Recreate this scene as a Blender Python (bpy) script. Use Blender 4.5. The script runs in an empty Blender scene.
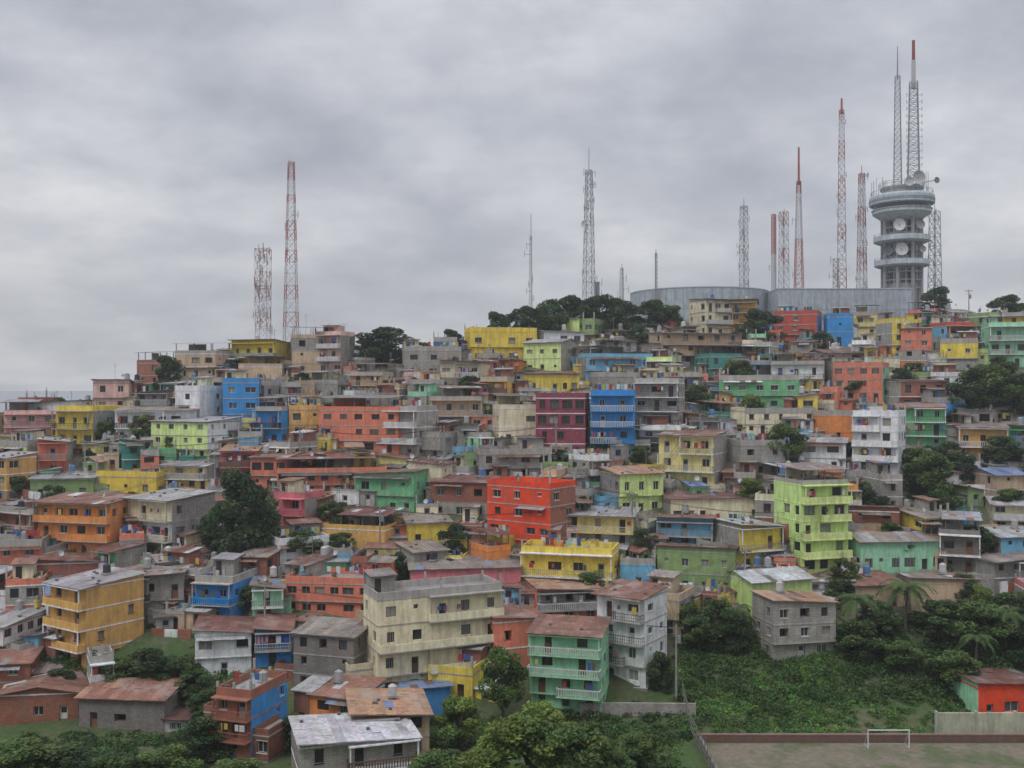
import bpy, math, random
import numpy as np
from mathutils import Vector
R=random.Random(11)
R2=random.Random(77)
rng=np.random.default_rng(5)
F=1000.0; U0=512.0; V0=388.0
def lin(c):
    return tuple(((x/255)/12.92 if x/255<=0.04045 else ((x/255+0.055)/1.055)**2.4) for x in c)
# ------------------------------------------------------------------ terrain profile
vT=np.array([285,300,315,340,370,400,450,500,550,600,650,700,725,738,768,900,1100.])
dT=np.array([288,268,252,230,210,195,176,162,150,139,129,121,117,40000/350.,40000/380.,40000/512.,40000/712.])
cu=np.array([-900,-500,-200,0,80,140,180,240,300,380,450,500,560,640,700,800,930,1024,1150,1400,1900.])
cv=np.array([520,480,440,420,414,392,378,367,354,362,356,350,337,324,318,313,318,330,350,400,500.])
def D(v): return float(np.interp(v,vT,dT))
def VC(u): return float(np.interp(u,cu,cv))
def hz(x,y):
    x=np.asarray(x,float); y=np.asarray(y,float)
    ys=np.maximum(y,56.2)
    u=U0+F*x/ys
    vc=np.interp(u,cu,cv); dc=np.interp(vc,vT,dT)
    yy=np.minimum(ys,dc)
    v=np.interp(-yy,-dT,vT)
    z=(V0-v)/F*yy
    back=np.maximum(ys-dc,0)
    zc=(V0-vc)/F*dc
    f=np.interp(back,[0,15,45,90,160,320],[0,0.0,0.03,0.35,0.7,1.0])
    z=np.where(back>0, zc*(1-f)+(-52)*f, z)
    zn=np.interp(y,[-4000,-60,6,8,30,56.2],[-52,-2.2,-3.8,-4.2,-29,-40])
    z=np.where(y<56.2,zn,z)
    far=np.clip((np.abs(x)-350)/300,0,1)
    z=z*(1-far)+(-52)*far
    b=np.sin(x*0.31+y*0.17)*np.sin(y*0.27-x*0.11)*0.35
    b=b*np.clip((ys-117)/15,0,1)*(1-far)*np.where(back>60,0,1)
    return z+b
def hzf(x,y): return float(hz(x,y))
def pos(u,v):
    v=max(v,VC(u)); d=D(v); x=(u-U0)/F*d
    return x,d,hzf(x,d)
# ------------------------------------------------------------------ materials
def newmat(name):
    m=bpy.data.materials.new(name); m.use_nodes=True
    nt=m.node_tree; nt.nodes.clear()
    o=nt.nodes.new('ShaderNodeOutputMaterial'); b=nt.nodes.new('ShaderNodeBsdfPrincipled')
    nt.links.new(b.outputs[0],o.inputs[0]); b.inputs['Roughness'].default_value=0.85
    b.inputs['Specular IOR Level'].default_value=0.25
    return m,nt,b,o
def N(nt,t,**k):
    n=nt.nodes.new(t)
    for a,b in k.items(): setattr(n,a,b)
    return n
def mixc(nt,fac,a,b,mode='MIX'):
    n=N(nt,'ShaderNodeMix',data_type='RGBA',blend_type=mode)
    for s,val in ((0,fac),(6,a),(7,b)):
        if hasattr(val,'is_linked'): nt.links.new(val,n.inputs[s])
        elif s==0: n.inputs[0].default_value=val
        else: n.inputs[s].default_value=(*val,1)
    return n.outputs[2]
def ramp(nt,inp,p0,p1,c0=(0,0,0),c1=(1,1,1)):
    r=N(nt,'ShaderNodeValToRGB'); e=r.color_ramp.elements
    e[0].position=p0; e[1].position=p1; e[0].color=(*c0,1); e[1].color=(*c1,1)
    nt.links.new(inp,r.inputs[0]); return r.outputs[0]
def noise(nt,vec,scale,detail=4,rough=0.6):
    n=N(nt,'ShaderNodeTexNoise'); n.inputs['Scale'].default_value=scale; n.inputs['Detail'].default_value=detail
    n.inputs['Roughness'].default_value=rough
    if vec is not None: nt.links.new(vec,n.inputs['Vector'])
    return n.outputs[0]
def scaled(nt,src,s):
    m=N(nt,'ShaderNodeMapping'); m.inputs['Scale'].default_value=s; nt.links.new(src,m.inputs[0]); return m.outputs[0]
def attr(nt):
    a=N(nt,'ShaderNodeAttribute'); a.attribute_name='Col'; return a.outputs[0]
def mk_wall(name,block):
    m,nt,b,o=newmat(name)
    g=N(nt,'ShaderNodeNewGeometry').outputs['Position']
    tc=N(nt,'ShaderNodeTexCoord').outputs['Object']
    c=attr(nt)
    if block:
        sx=N(nt,'ShaderNodeSeparateXYZ'); nt.links.new(tc,sx.inputs[0])
        ad=N(nt,'ShaderNodeMath',operation='ADD'); nt.links.new(sx.outputs[0],ad.inputs[0]); nt.links.new(sx.outputs[1],ad.inputs[1])
        cb=N(nt,'ShaderNodeCombineXYZ'); nt.links.new(ad.outputs[0],cb.inputs[0]); nt.links.new(sx.outputs[2],cb.inputs[1])
        br=N(nt,'ShaderNodeTexBrick'); nt.links.new(cb.outputs[0],br.inputs[0])
        br.inputs['Scale'].default_value=1; br.inputs['Brick Width'].default_value=0.42; br.inputs['Row Height'].default_value=0.21
        br.inputs['Mortar Size'].default_value=0.022
        br.inputs['Color1'].default_value=(0.8,0.8,0.8,1); br.inputs['Color2'].default_value=(1.1,1.06,1.02,1); br.inputs['Mortar'].default_value=(0.55,0.55,0.55,1)
        c=mixc(nt,1.0,c,br.outputs[0],'MULTIPLY')
    n1=ramp(nt,noise(nt,scaled(nt,g,(1.6,1.6,0.22)),1.0,5,0.7),0.42,0.72)
    dirt=(0.15,0.14,0.125)
    ml=N(nt,'ShaderNodeMath',operation='MULTIPLY'); nt.links.new(n1,ml.inputs[0]); ml.inputs[1].default_value=0.5
    c=mixc(nt,ml.outputs[0],c,dirt)
    n2=ramp(nt,noise(nt,g,0.7,6,0.75),0.3,0.66,(0.76,0.75,0.74),(1.14,1.14,1.14))
    c=mixc(nt,1.0,c,n2,'MULTIPLY')
    n3=ramp(nt,noise(nt,g,2.2,5,0.75),0.59,0.68)
    ml2=N(nt,'ShaderNodeMath',operation='MULTIPLY'); nt.links.new(n3,ml2.inputs[0]); ml2.inputs[1].default_value=0.38
    c=mixc(nt,ml2.outputs[0],c,(0.36,0.35,0.33))
    nt.links.new(c,b.inputs['Base Color'])
    return m
M_paint=mk_wall('painted_render',False); M_block=mk_wall('concrete_block',True)
def mk_roof():
    m,nt,b,o=newmat('corrugated_metal')
    g=N(nt,'ShaderNodeNewGeometry').outputs['Position']
    c=attr(nt)
    n1=ramp(nt,noise(nt,g,0.9,7,0.75),0.42,0.66)
    ml=N(nt,'ShaderNodeMath',operation='MULTIPLY'); nt.links.new(n1,ml.inputs[0]); ml.inputs[1].default_value=0.55
    c=mixc(nt,ml.outputs[0],c,(0.16,0.075,0.05))
    n2=ramp(nt,noise(nt,g,3.0,4,0.7),0.3,0.75,(0.6,0.6,0.6),(1.25,1.25,1.25))
    c=mixc(nt,1.0,c,n2,'MULTIPLY')
    n3=ramp(nt,noise(nt,scaled(nt,g,(1,1,1)),0.35,5,0.7),0.50,0.62)
    ml=N(nt,'ShaderNodeMath',operation='MULTIPLY'); nt.links.new(n3,ml.inputs[0]); ml.inputs[1].default_value=0.4
    c=mixc(nt,ml.outputs[0],c,(0.34,0.335,0.33))
    nt.links.new(c,b.inputs['Base Color']); b.inputs['Roughness'].default_value=0.6
    return m
M_roof=mk_roof()
m,nt,b,o=newmat('window_glass'); nt.links.new(attr(nt),b.inputs['Base Color']); b.inputs['Roughness'].default_value=0.2; b.inputs['Specular IOR Level'].default_value=0.5; M_glass=m
m,nt,b,o=newmat('plain_coloured')
g=N(nt,'ShaderNodeNewGeometry').outputs['Position']
c=mixc(nt,1.0,attr(nt),ramp(nt,noise(nt,g,1.3,5,0.7),0.3,0.7,(0.75,0.75,0.75),(1.05,1.05,1.05)),'MULTIPLY')
nt.links.new(c,b.inputs['Base Color']); b.inputs['Roughness'].default_value=0.7; M_plain=m
m,nt,b,o=newmat('foliage'); c=attr(nt); nt.links.new(c,b.inputs['Base Color']); b.inputs['Roughness'].default_value=0.6
tr=N(nt,'ShaderNodeBsdfTranslucent'); nt.links.new(c,tr.inputs[0]); mx=N(nt,'ShaderNodeMixShader'); mx.inputs[0].default_value=0.3
nt.links.new(b.outputs[0],mx.inputs[1]); nt.links.new(tr.outputs[0],mx.inputs[2]); nt.links.new(mx.outputs[0],o.inputs[0]); M_leaf=m
MATS=[M_paint,M_block,M_roof,M_glass,M_plain,M_leaf]
PAINT,BLOCK,ROOF,GLASS,PLAIN,LEAF=range(6)
# ------------------------------------------------------------------ mesh builder
class MB:
    def __init__(s): s.v=[];s.f=[];s.m=[];s.c=[]
    def poly(s,pts,m,col):
        i=len(s.v); s.v.extend(pts); s.f.append(tuple(range(i,i+len(pts)))); s.m.append(m); s.c.append(col)
    def box(s,x0,x1,y0,y1,z0,z1,m,col):
        i=len(s.v)
        s.v.extend([(x0,y0,z0),(x1,y0,z0),(x1,y1,z0),(x0,y1,z0),(x0,y0,z1),(x1,y0,z1),(x1,y1,z1),(x0,y1,z1)])
        for f in ((0,3,2,1),(4,5,6,7),(0,1,5,4),(1,2,6,5),(2,3,7,6),(3,0,4,7)):
            s.f.append(tuple(i+k for k in f)); s.m.append(m); s.c.append(col)
    def cyl(s,p,q,r0,r1,n,m,col,caps=True,ph=0.0):
        p=Vector(p);q=Vector(q);a=(q-p)
        if a.length<1e-6: return
        a.normalize(); t=Vector((0,0,1)) if abs(a.z)<0.9 else Vector((1,0,0))
        e=a.cross(t).normalized(); g=a.cross(e); i=len(s.v)
        for c,r in ((p,r0),(q,r1)):
            for k in range(n):
                an=2*math.pi*k/n+ph; w=c+e*(math.cos(an)*r)+g*(math.sin(an)*r); s.v.append(tuple(w))
        for k in range(n):
            s.f.append((i+k,i+(k+1)%n,i+n+(k+1)%n,i+n+k)); s.m.append(m); s.c.append(col)
        if caps:
            s.f.append(tuple(i+k for k in range(n))[::-1]); s.m.append(m); s.c.append(col)
            s.f.append(tuple(i+n+k for k in range(n))); s.m.append(m); s.c.append(col)
    def beam(s,p,q,t,m,col): s.cyl(p,q,t*0.7,t*0.7,4,m,col,True,math.pi/4)
    def lathe(s,cx,cy,prof,n,m,col):
        i=len(s.v)
        for r,z in prof:
            for k in range(n):
                a=2*math.pi*k/n; s.v.append((cx+r*math.cos(a),cy+r*math.sin(a),z))
        for j in range(len(prof)-1):
            for k in range(n):
                s.f.append((i+j*n+k,i+j*n+(k+1)%n,i+(j+1)*n+(k+1)%n,i+(j+1)*n+k)); s.m.append(m); s.c.append(col)
    def dish(s,c,dirv,r,col):
        c=Vector(c); a=Vector(dirv).normalized(); t=Vector((0,0,1)); e=a.cross(t).normalized(); g=a.cross(e)
        n=14; rings=[(0.02,-0.3*r),(0.5*r,-0.22*r),(0.85*r,-0.06*r),(r,0.03*r)]; i=len(s.v)
        for rr,o in rings:
            for k in range(n):
                an=2*math.pi*k/n; s.v.append(tuple(c+a*o+e*(math.cos(an)*rr)+g*(math.sin(an)*rr)))
        for j in range(3):
            for k in range(n):
                s.f.append((i+j*n+k,i+j*n+(k+1)%n,i+(j+1)*n+(k+1)%n,i+(j+1)*n+k)); s.m.append(PLAIN); s.c.append(col)
        s.beam(c-a*0.3*r,c-a*0.6*r,0.1,PLAIN,(0.2,0.2,0.2))
    def obj(s,name,loc=(0,0,0),rz=0.0):
        me=bpy.data.meshes.new(name); me.from_pydata(s.v,[],s.f)
        for mt in MATS: me.materials.append(mt)
        me.polygons.foreach_set('material_index',s.m)
        cnt=np.array([len(f) for f in s.f]); cols=np.ones((len(s.f),4),np.float32); cols[:,:3]=np.array(s.c,np.float32)[:,:3]
        a=me.color_attributes.new('Col','FLOAT_COLOR','CORNER'); a.data.foreach_set('color',np.repeat(cols,cnt,axis=0).ravel())
        me.update()
        ob=bpy.data.objects.new(name,me); bpy.context.collection.objects.link(ob); ob.location=loc; ob.rotation_euler=(0,0,rz); return ob
# ------------------------------------------------------------------ colours
C={k:lin(v) for k,v in dict(sal=(222,130,104),org=(232,146,80),redo=(232,72,32),yel=(230,204,84),pyel=(228,214,142),blu=(52,146,216),sky=(114,180,214),
 grn=(114,186,134),mint=(156,214,176),tea=(66,142,132),lime=(210,232,150),crm=(228,218,186),wht=(230,232,234),gry=(170,167,162),dgr=(136,132,128),
 mar=(142,60,80),pnk=(214,124,132),och=(224,176,100),brk=(156,100,82),tan=(200,174,146),olv=(138,166,108),red=(194,82,66),lpk=(226,186,178)).items()}
NAMES=dict(sal='salmon',org='orange',redo='red_orange',yel='yellow',pyel='pale_yellow',blu='blue',sky='light_blue',grn='green',mint='mint_green',tea='teal',lime='lime_green',
 crm='cream',wht='white',gry='grey_block',dgr='dark_grey_block',mar='maroon',pnk='pink',och='ochre',brk='brick',tan='tan',olv='olive_green',red='red',lpk='pale_pink')
RC=dict(rust=(0.26,0.13,0.095),mar=(0.18,0.085,0.07),zin=(0.37,0.38,0.40),lzn=(0.60,0.62,0.65),orr=(0.43,0.26,0.17),brn=(0.27,0.235,0.21),dk=(0.15,0.145,0.145),blu=(0.15,0.25,0.45))
def jit(c,a=0.12):
    k=1+R.uniform(-a,a); return tuple(min(1,max(0,x*k*(1+R.uniform(-a*0.25,a*0.25)))) for x in c)
def facade(mb,P,ux,n,w,z0,z1,ops,mat,col,fr,sty):
    def pt(a,z,e=0.0): return (P[0]+ux[0]*a-n[0]*e,P[1]+ux[1]*a-n[1]*e,z)
    def q(a0,a1,b0,b1,e,m,c): 
        if a1-a0>1e-4 and b1-b0>1e-4: mb.poly([pt(a0,b0,e),pt(a1,b0,e),pt(a1,b1,e),pt(a0,b1,e)],m,c)
    cur=0.0
    for (a0,a1,b0,b1,ty) in ops:
        b0+=z0; b1=min(b1+z0,z1-0.2)
        q(cur,a0,z0,z1,0,mat,col); q(a0,a1,z0,b0,0,mat,col); q(a0,a1,b1,z1,0,mat,col); cur=a1
        dp=0.26 if ty!='v' else 1.2
        for (A,B,Cc,Dd) in ((pt(a0,b0),pt(a0,b1),pt(a0,b1,dp),pt(a0,b0,dp)),(pt(a1,b0),pt(a1,b1),pt(a1,b1,dp),pt(a1,b0,dp)),
                         (pt(a0,b0),pt(a1,b0),pt(a1,b0,dp),pt(a0,b0,dp)),(pt(a0,b1),pt(a1,b1),pt(a1,b1,dp),pt(a0,b1,dp))):
            mb.poly([A,B,Cc,Dd],mat,col)
        if ty=='v': q(a0,a1,b0,b1,dp,PLAIN,(0.04,0.038,0.035)); continue  # open void: near-black back sheet paints the unlit interior
        if ty=='d':
            dc=R.choice([(0.10,0.055,0.03),(0.35,0.35,0.36),(0.05,0.05,0.05),(0.25,0.12,0.07),fr])
            q(a0,a1,b0,b1,dp,PLAIN,dc); q(a0+.15,a1-.15,b0+1.2,b1-.2,dp-0.03,GLASS,(0.03,0.03,0.035)); continue
        r=R.random(); gc=(0.03,0.034,0.04) if r<0.66 else ((0.08,0.09,0.10) if r<0.86 else (0.28,0.27,0.24))
        q(a0,a1,b0,b1,dp,GLASS,gc)
        if R.random()<sty.get('nofr',0): continue
        t=0.07; e=dp-0.05
        q(a0,a1,b0,b0+t,e,PLAIN,fr); q(a0,a1,b1-t,b1,e,PLAIN,fr); q(a0,a0+t,b0+t,b1-t,e,PLAIN,fr); q(a1-t,a1,b0+t,b1-t,e,PLAIN,fr)
        mid=(a0+a1)/2; q(mid-t/2,mid+t/2,b0+t,b1-t,e,PLAIN,fr)
        if sty['sill']:
            q(a0-0.08,a1+0.08,b0-0.12,b0-0.01,-0.07,PLAIN,fr); mb.poly([pt(a0-.08,b0-.01,-.07),pt(a1+.08,b0-.01,-.07),pt(a1+.08,b0-.01,0),pt(a0-.08,b0-.01,0)],PLAIN,fr)
            q(a0-0.08,a1+0.08,b1+0.01,b1+0.1,-0.07,PLAIN,fr)
        if sty['bars'] and R.random()<.7:
            nb=int((a1-a0)/0.22)
            for k in range(1,nb): 
                aa=a0+(a1-a0)*k/nb; q(aa-.018,aa+.018,b0,b1,0.03,PLAIN,sty['barc'])
    q(cur,w,z0,z1,0,mat,col)
def openings(w,h,sty,prob,door=False,allow_v=False):
    n=max(1,int((w-0.3)/sty['sp'])); out=[]; sp=w/n; ww=min(sty['ww'],sp-0.35)
    di=R.randrange(n) if door else -1
    for i in range(n):
        c=(i+0.5)*sp+R.uniform(-.18,.18)
        if i==di: out.append((c-.45,c+.45,0.03,2.05,'d')); continue
        if R.random()>prob: continue
        if ww<0.4: continue
        ty='v' if (allow_v and R.random()<0.35) else 'w'
        k=R.uniform(0.7,1.2); wk=max(.4,min(ww*k,sp-0.42))
        s1=min(sty['s1'],h-0.3); s0=sty['s0']
        if R.random()<.1: s0=s1-.55; wk=min(wk,.6)
        out.append((c-wk/2,c+wk/2,s0,s1,ty))
    return out
def sheet(mb,a,b,c,d,col,fas=True):
    a,b,c,d=map(Vector,(a,b,c,d)); n=max(1,int((b-a).length/0.95)); mm=max(1,int((d-a).length/2.2))
    p=R.choice(list(RC.values()))
    for i in range(n):
        ci=jit(col,0.2)
        for j in range(mm):
            cc=jit(ci,0.12)
            if R.random()<0.08: cc=jit(p,0.15)
            z=Vector((0,0,0.05+R.uniform(0,0.05)))
            f=lambda s,t:(a*(1-s)+b*s)*(1-t)+(d*(1-s)+c*s)*t+z
            mb.poly([tuple(f(i/n,j/mm)),tuple(f((i+1)/n,j/mm)),tuple(f((i+1)/n,(j+1)/mm)),tuple(f(i/n,(j+1)/mm))],ROOF,cc)
    if fas:
        dk=tuple(x*0.6 for x in col)
        for p0,q0 in ((a,b),(b,c),(d,a)): mb.beam(p0,q0,0.06,ROOF,dk)
def railing(mb,x0,y0,x1,y1,z,kind,col):
    L=math.hypot(x1-x0,y1-y0)
    if L<0.2: return
    if kind=='solid':
        mb.box(min(x0,x1),max(x0,x1),y0,y0+.12,z,z+0.9,PAINT,col); return
    mb.beam((x0,y0,z+0.92),(x1,y1,z+0.92),0.07 if kind=='bars' else 0.12,PLAIN,col)
    if kind=='bars': mb.beam((x0,y0,z+0.5),(x1,y1,z+0.5),0.04,PLAIN,col)
    st=0.3 if kind=='bars' else 0.28; n=max(1,int(L/st))
    for k in range(n+1):
        t=k/n; X=x0+(x1-x0)*t; Y=y0+(y1-y0)*t; mb.beam((X,Y,z),(X,Y,z+0.9),0.04 if kind=='bars' else 0.11,PLAIN,col)
def tank(mb,x,y,z,col,r=0.5,h=1.0):
    mb.box(x-.5,x+.5,y-.5,y+.5,z,z+0.25,BLOCK,C['gry'])
    mb.cyl((x,y,z+0.25),(x,y,z+0.25+h),r,r*0.95,12,PLAIN,col); mb.cyl((x,y,z+0.25+h),(x,y,z+0.45+h),r*0.9,r*0.25,12,PLAIN,col)
def annex(mb,xa,xb,ya,yb,z0,z1,col,mat,rcol,fr,sty):
    w=xb-xa; dp=yb-ya
    facade(mb,(xa,ya),(1,0),(0,-1),w,z0,z1,openings(w,z1-z0,sty,.6,door=R.random()<.5),mat,col,fr,sty)
    facade(mb,(xb,ya),(0,1),(1,0),dp,z0,z1,openings(dp,z1-z0,sty,.4),mat,col,fr,sty)
    facade(mb,(xa,yb),(0,-1),(-1,0),dp,z0,z1,openings(dp,z1-z0,sty,.4),mat,col,fr,sty)
    mb.poly([(xb,yb,z0),(xa,yb,z0),(xa,yb,z1),(xb,yb,z1)],mat,col)
    mb.box(xa+.03,xb-.03,ya+.03,yb-.03,z0-3.5,z0,BLOCK,C['gry'])
    if R.random()<.4:
        mb.box(xa-.05,xb+.05,ya-.05,yb-.002,z1-.05,z1+.12,PAINT,C['gry'])
        for xx in(xa,xb-.12): mb.box(xx,xx+.12,ya,yb-.01,z1+.121,z1+.8,mat,col)
        mb.box(xa+.121,xb-.121,ya,ya+.12,z1+.121,z1+.8,mat,col); return
    r=R.uniform(.15,.4)
    for xx in(xa,xb): mb.poly([(xx,ya,z1),(xx,yb,z1),(xx,yb,z1+r-.02)],mat,col)
    mb.poly([(xa,yb,z1),(xb,yb,z1),(xb,yb,z1+r-.02),(xa,yb,z1+r-.02)],mat,col)
    sheet(mb,(xa-.3,ya-.35,z1-.06),(xb+.3,ya-.35,z1-.06),(xb+.3,yb+.01,z1+r),(xa-.3,yb+.01,z1+r),rcol)
RCW=[4,3,4.4,2.2,2.2,3.6,1,.2]
def rcpick(): return R.choices(list(RC),RCW)[0]
def clutter(mb,x0,x1,y0,y1,z):
    # crates, barrels, planks, plant pots left on a roof terrace
    for _ in range(R2.randint(1,7)):
        x=R2.uniform(x0+.4,x1-.6); y=R2.uniform(y0+.4,y1-.6); t=R2.random(); c=R2.choice([(.1,.09,.08),(.3,.28,.25),(.08,.16,.3),(.35,.12,.08),(.5,.5,.48),(.2,.14,.09)])
        if t<.35: mb.cyl((x,y,z),(x,y,z+.8),.28,.28,9,PLAIN,c)
        elif t<.7: s_=R2.uniform(.2,.5); mb.box(x-s_,x+s_,y-s_*.7,y+s_*.7,z,z+R2.uniform(.3,.9),PLAIN,c)
        elif t<.85: mb.beam((x,y,z),(x+R2.uniform(-.5,.5),y+.3,z+R2.uniform(1.2,2.2)),.08,PLAIN,(.2,.15,.1))
        else:
            mb.cyl((x,y,z),(x,y,z+.35),.16,.2,8,PLAIN,(.3,.14,.08))
            for k in range(26):
                a=R2.uniform(0,6.28); r=R2.uniform(.05,.4); zz=z+.4+R2.uniform(0,.7); px=x+math.cos(a)*r; py=y+math.sin(a)*r
                mb.poly([(px-.1,py,zz),(px,py+.05,zz+.1),(px+.1,py,zz),(px,py-.05,zz-.1)],LEAF,(.06,.12,.035))
RECTS=[]; HC=[]
def house(u0,u1,vt,vb,col,yaw=None,roof=None,side=None,bal=None,col2=None,rc=None,st=None,dep=None,rail=None,reg=True,small=False):
    uc=(u0+u1)/2
    if vb<VC(uc): vb=VC(uc)+1
    if reg: RECTS.append((u0,u1,vt,vb))
    ck=col; cw=jit(C[col],0.06)
    d=D(vb); A=(u1-u0)/F*d; H=max(2.6,(vb-vt)/F*d)
    if yaw is None: yaw=R.choice([-1,1])*R.uniform(5,36)
    th=math.radians(yaw); s_=abs(math.sin(th)); c_=math.cos(th)
    if dep is None: dep=R.uniform(5.5,8.5)
    if dep*s_>0.45*A: dep=max(2.5,0.45*A/max(s_,0.05)); dep=min(dep,9)
    w=max(2.2,(A-dep*s_)/c_)
    yc=d+0.5*(w*s_+dep*c_); xc=(uc-U0)/F*(d+0.35*(w*s_+dep*c_)); zb=min((V0-vb)/F*d,hzf(xc,d)+0.8)
    HC.append((xc,yc,0.5*min(w,dep)))
    if roof is None: roof=R.choices(['t','m','g','p'],[0.36,0.38,0.06,0.20])[0]
    if rc is None: rc=rcpick()
    rcol=jit(RC[rc],0.15)
    if side is None: side='b' if R.random()<0.5 else 's'
    block=ck in('gry','dgr'); fm=BLOCK if block or ck=='brk' and R.random()<0.5 else PAINT
    if side=='b': sm,sc=BLOCK,jit(C['gry'],0.2)
    elif side=='s': sm,sc=fm,tuple(x*R.uniform(0.9,1) for x in cw)
    else: sm,sc=PAINT,jit(C[side],0.05)
    wt=R.random()
    fr=(0.62,0.62,0.6) if wt<0.4 else ((0.12,0.07,0.045) if wt<0.65 else ((0.3,0.3,0.3) if wt<0.85 else (0.04,0.04,0.04)))
    def mksty(): return dict(sp=R.uniform(1.8,3.1),ww=R.uniform(0.9,1.7),s0=R.uniform(0.8,1.1),s1=R.uniform(1.9,2.25),sill=R.random()<0.3,bars=bars_,barc=barc_,nofr=.1 if reg else .3)
    bars_=R.random()<0.35; barc_=R.choice([(0.55,0.55,0.55),(0.05,0.05,0.05)]); sty=mksty()
    top_extra={'t':0.9,'p':2.2,'m':0.6,'g':0.9}[roof]
    if H-top_extra<2.3: 
        if roof=='p': roof='t'; top_extra=0.9
        if H-top_extra<2.3: top_extra=max(0.4,H-2.4) if roof in('m','g') else 0.4
    HW=max(2.3,H-top_extra)
    if st is None: st=max(1,round(HW/2.7))
    sh=HW/st
    if bal is None: bal=st>1 and R.random()<0.48
    jut=R.choice([0,0,0.35,0.6]) if st>1 else 0
    slabc=jit(R.choice([C['gry'],C['gry'],C['wht'],cw]),0.1); rk=rail or R.choice(['bars','bal','solid','bars']); railc=R.choice([(0.5,0.5,0.5),(0.6,0.6,0.6),(0.05,0.05,0.05),cw,(0.15,0.09,0.07),(0.3,0.3,0.3)])
    if rail: railc=tuple(min(.8,x*1.05) for x in cw) if rk=='solid' else (.6,.6,.58)
    mb=MB(); x0=-w/2; x1=w/2; y0=-dep/2; y1=dep/2
    mb.box(x0+.04,x1-.04,y0+.04,y1-.04,-5,0.0,BLOCK,jit(C['gry'],0.2))
    for k in range(st):
        j=jut if k>0 else 0; z0=k*sh; z1=z0+sh; Y0=y0-j
        cc=C[col2] if (col2 and k%2==1) else cw; fk=fm
        if R.random()<.35: sty=mksty()
        if st>1 and ((k==st-1 and R.random()<(.04 if reg else .28)) or (k==0 and R.random()<(.08 if reg else .22))): fk=BLOCK; cc=jit(C['gry'],.12)
        elif R.random()<.25: cc=jit(cc,.1)
        open_top=(k==st-1 and st>1 and R.random()<0.15)
        facade(mb,(x0,Y0),(1,0),(0,-1),w,z0,z1,openings(w,sh,sty,0.86,door=(k==0 or bal),allow_v=(fk==BLOCK or open_top)),fk,cc,fr,sty)
        facade(mb,(x1,y1),(-1,0),(0,1),w,z0,z1,[],sm,sc,fr,sty)
        sp=0.65 if side!='b' else 0.3
        facade(mb,(x1,Y0),(0,1),(1,0),dep+j,z0,z1,openings(dep+j,sh,sty,sp,allow_v=(sm==BLOCK)),sm,sc,fr,sty)
        facade(mb,(x0,y1),(0,-1),(-1,0),dep+j,z0,z1,openings(dep+j,sh,sty,sp,allow_v=(sm==BLOCK)),sm,sc,fr,sty)
        jj=jut if (k+1<st or st>1) else 0
        mb.box(x0-.05,x1+.05,y0-jj-.05,y1+.05,z1-.1,z1+.05,PAINT,slabc)
        if sm==BLOCK:
            for xx in (x0-.03,x1-.17):
                mb.box(xx,xx+.2,y1-.2,y1+.02,z0+.06,z1-.11,PAINT,C['gry'])
                mb.box(xx,xx+.2,-.1,.12,z0+.06,z1-.11,PAINT,C['gry'])
        if bal and k>0:
            B=R.uniform(.8,1.3); yb=Y0-B; bx0,bx1=x0,x1
            if w>6 and R.random()<.35: 
                if R.random()<.5: bx0=x0+w*.4
                else: bx1=x1-w*.4
            mb.box(bx0-.04,bx1+.04,yb,Y0-.055,z0-.1,z0+.05,PAINT,slabc)
            railing(mb,bx0,yb+.05,bx1,yb+.05,z0+.05,rk,railc)
            if rk!='solid': railing(mb,bx0,Y0-.1,bx0,yb+.05,z0+.05,rk,railc); railing(mb,bx1,Y0-.1,bx1,yb+.05,z0+.05,rk,railc)
            else:
                mb.box(bx0,bx0+.12,yb+.175,Y0-.06,z0+.05,z0+.95,PAINT,railc); mb.box(bx1-.12,bx1,yb+.175,Y0-.06,z0+.05,z0+.95,PAINT,railc)
            if k==st-1 or R.random()<0.4:
                for xx in (bx0+.12,bx1-.12): mb.beam((xx,yb+.2,z0+.05),(xx,yb+.2,z1-.1),0.14,PAINT,slabc)
                if k==st-1: mb.box(bx0-.05,bx1+.05,yb-.05,Y0-.06,z1-.1,z1+.04,PAINT,slabc)
            if R.random()<0.45:
                for _ in range(R.randint(2,6)):
                    xx=R.uniform(bx0+.3,bx1-.8); ww=R.uniform(.3,.7); hh=R.uniform(.5,1.0); lc=R.choice([(0.6,0.6,0.62),(0.4,0.05,0.05),(0.05,0.1,0.35),(0.5,0.4,0.1),(0.1,0.1,0.1),(0.5,0.25,0.3)])
                    mb.box(xx,xx+ww,yb+.25,yb+.28,z0+1.9-hh,z0+1.9,PLAIN,lc)
        elif k>0 and R.random()<.25:
            aw=R.uniform(.4,1)*w; ax=R.uniform(x0,x1-aw); sheet(mb,(ax,Y0-.9,z1-.55),(ax+aw,Y0-.9,z1-.55),(ax+aw,Y0-.06,z1-.25),(ax,Y0-.06,z1-.25),jit(RC[rcpick()],.2),False)
    acol=lambda: jit(C[R.choice(['gry','gry','brk','tan','crm','wht','sky',ck,ck,ck])],.12)
    if not reg and not small and R.random()<.3:
        aw=R.uniform(.45,.95)*w; ax=R.uniform(x0,x1-aw); zz_=R.uniform(-1.6,-.4); ad_=R.uniform(1.8,3)
        annex(mb,ax,ax+aw,y0-ad_,y0-.03,zz_,zz_+R.uniform(2.1,2.5),acol(),R.choice([BLOCK,PAINT]),jit(RC[rcpick()],.2),fr,sty)
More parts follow.
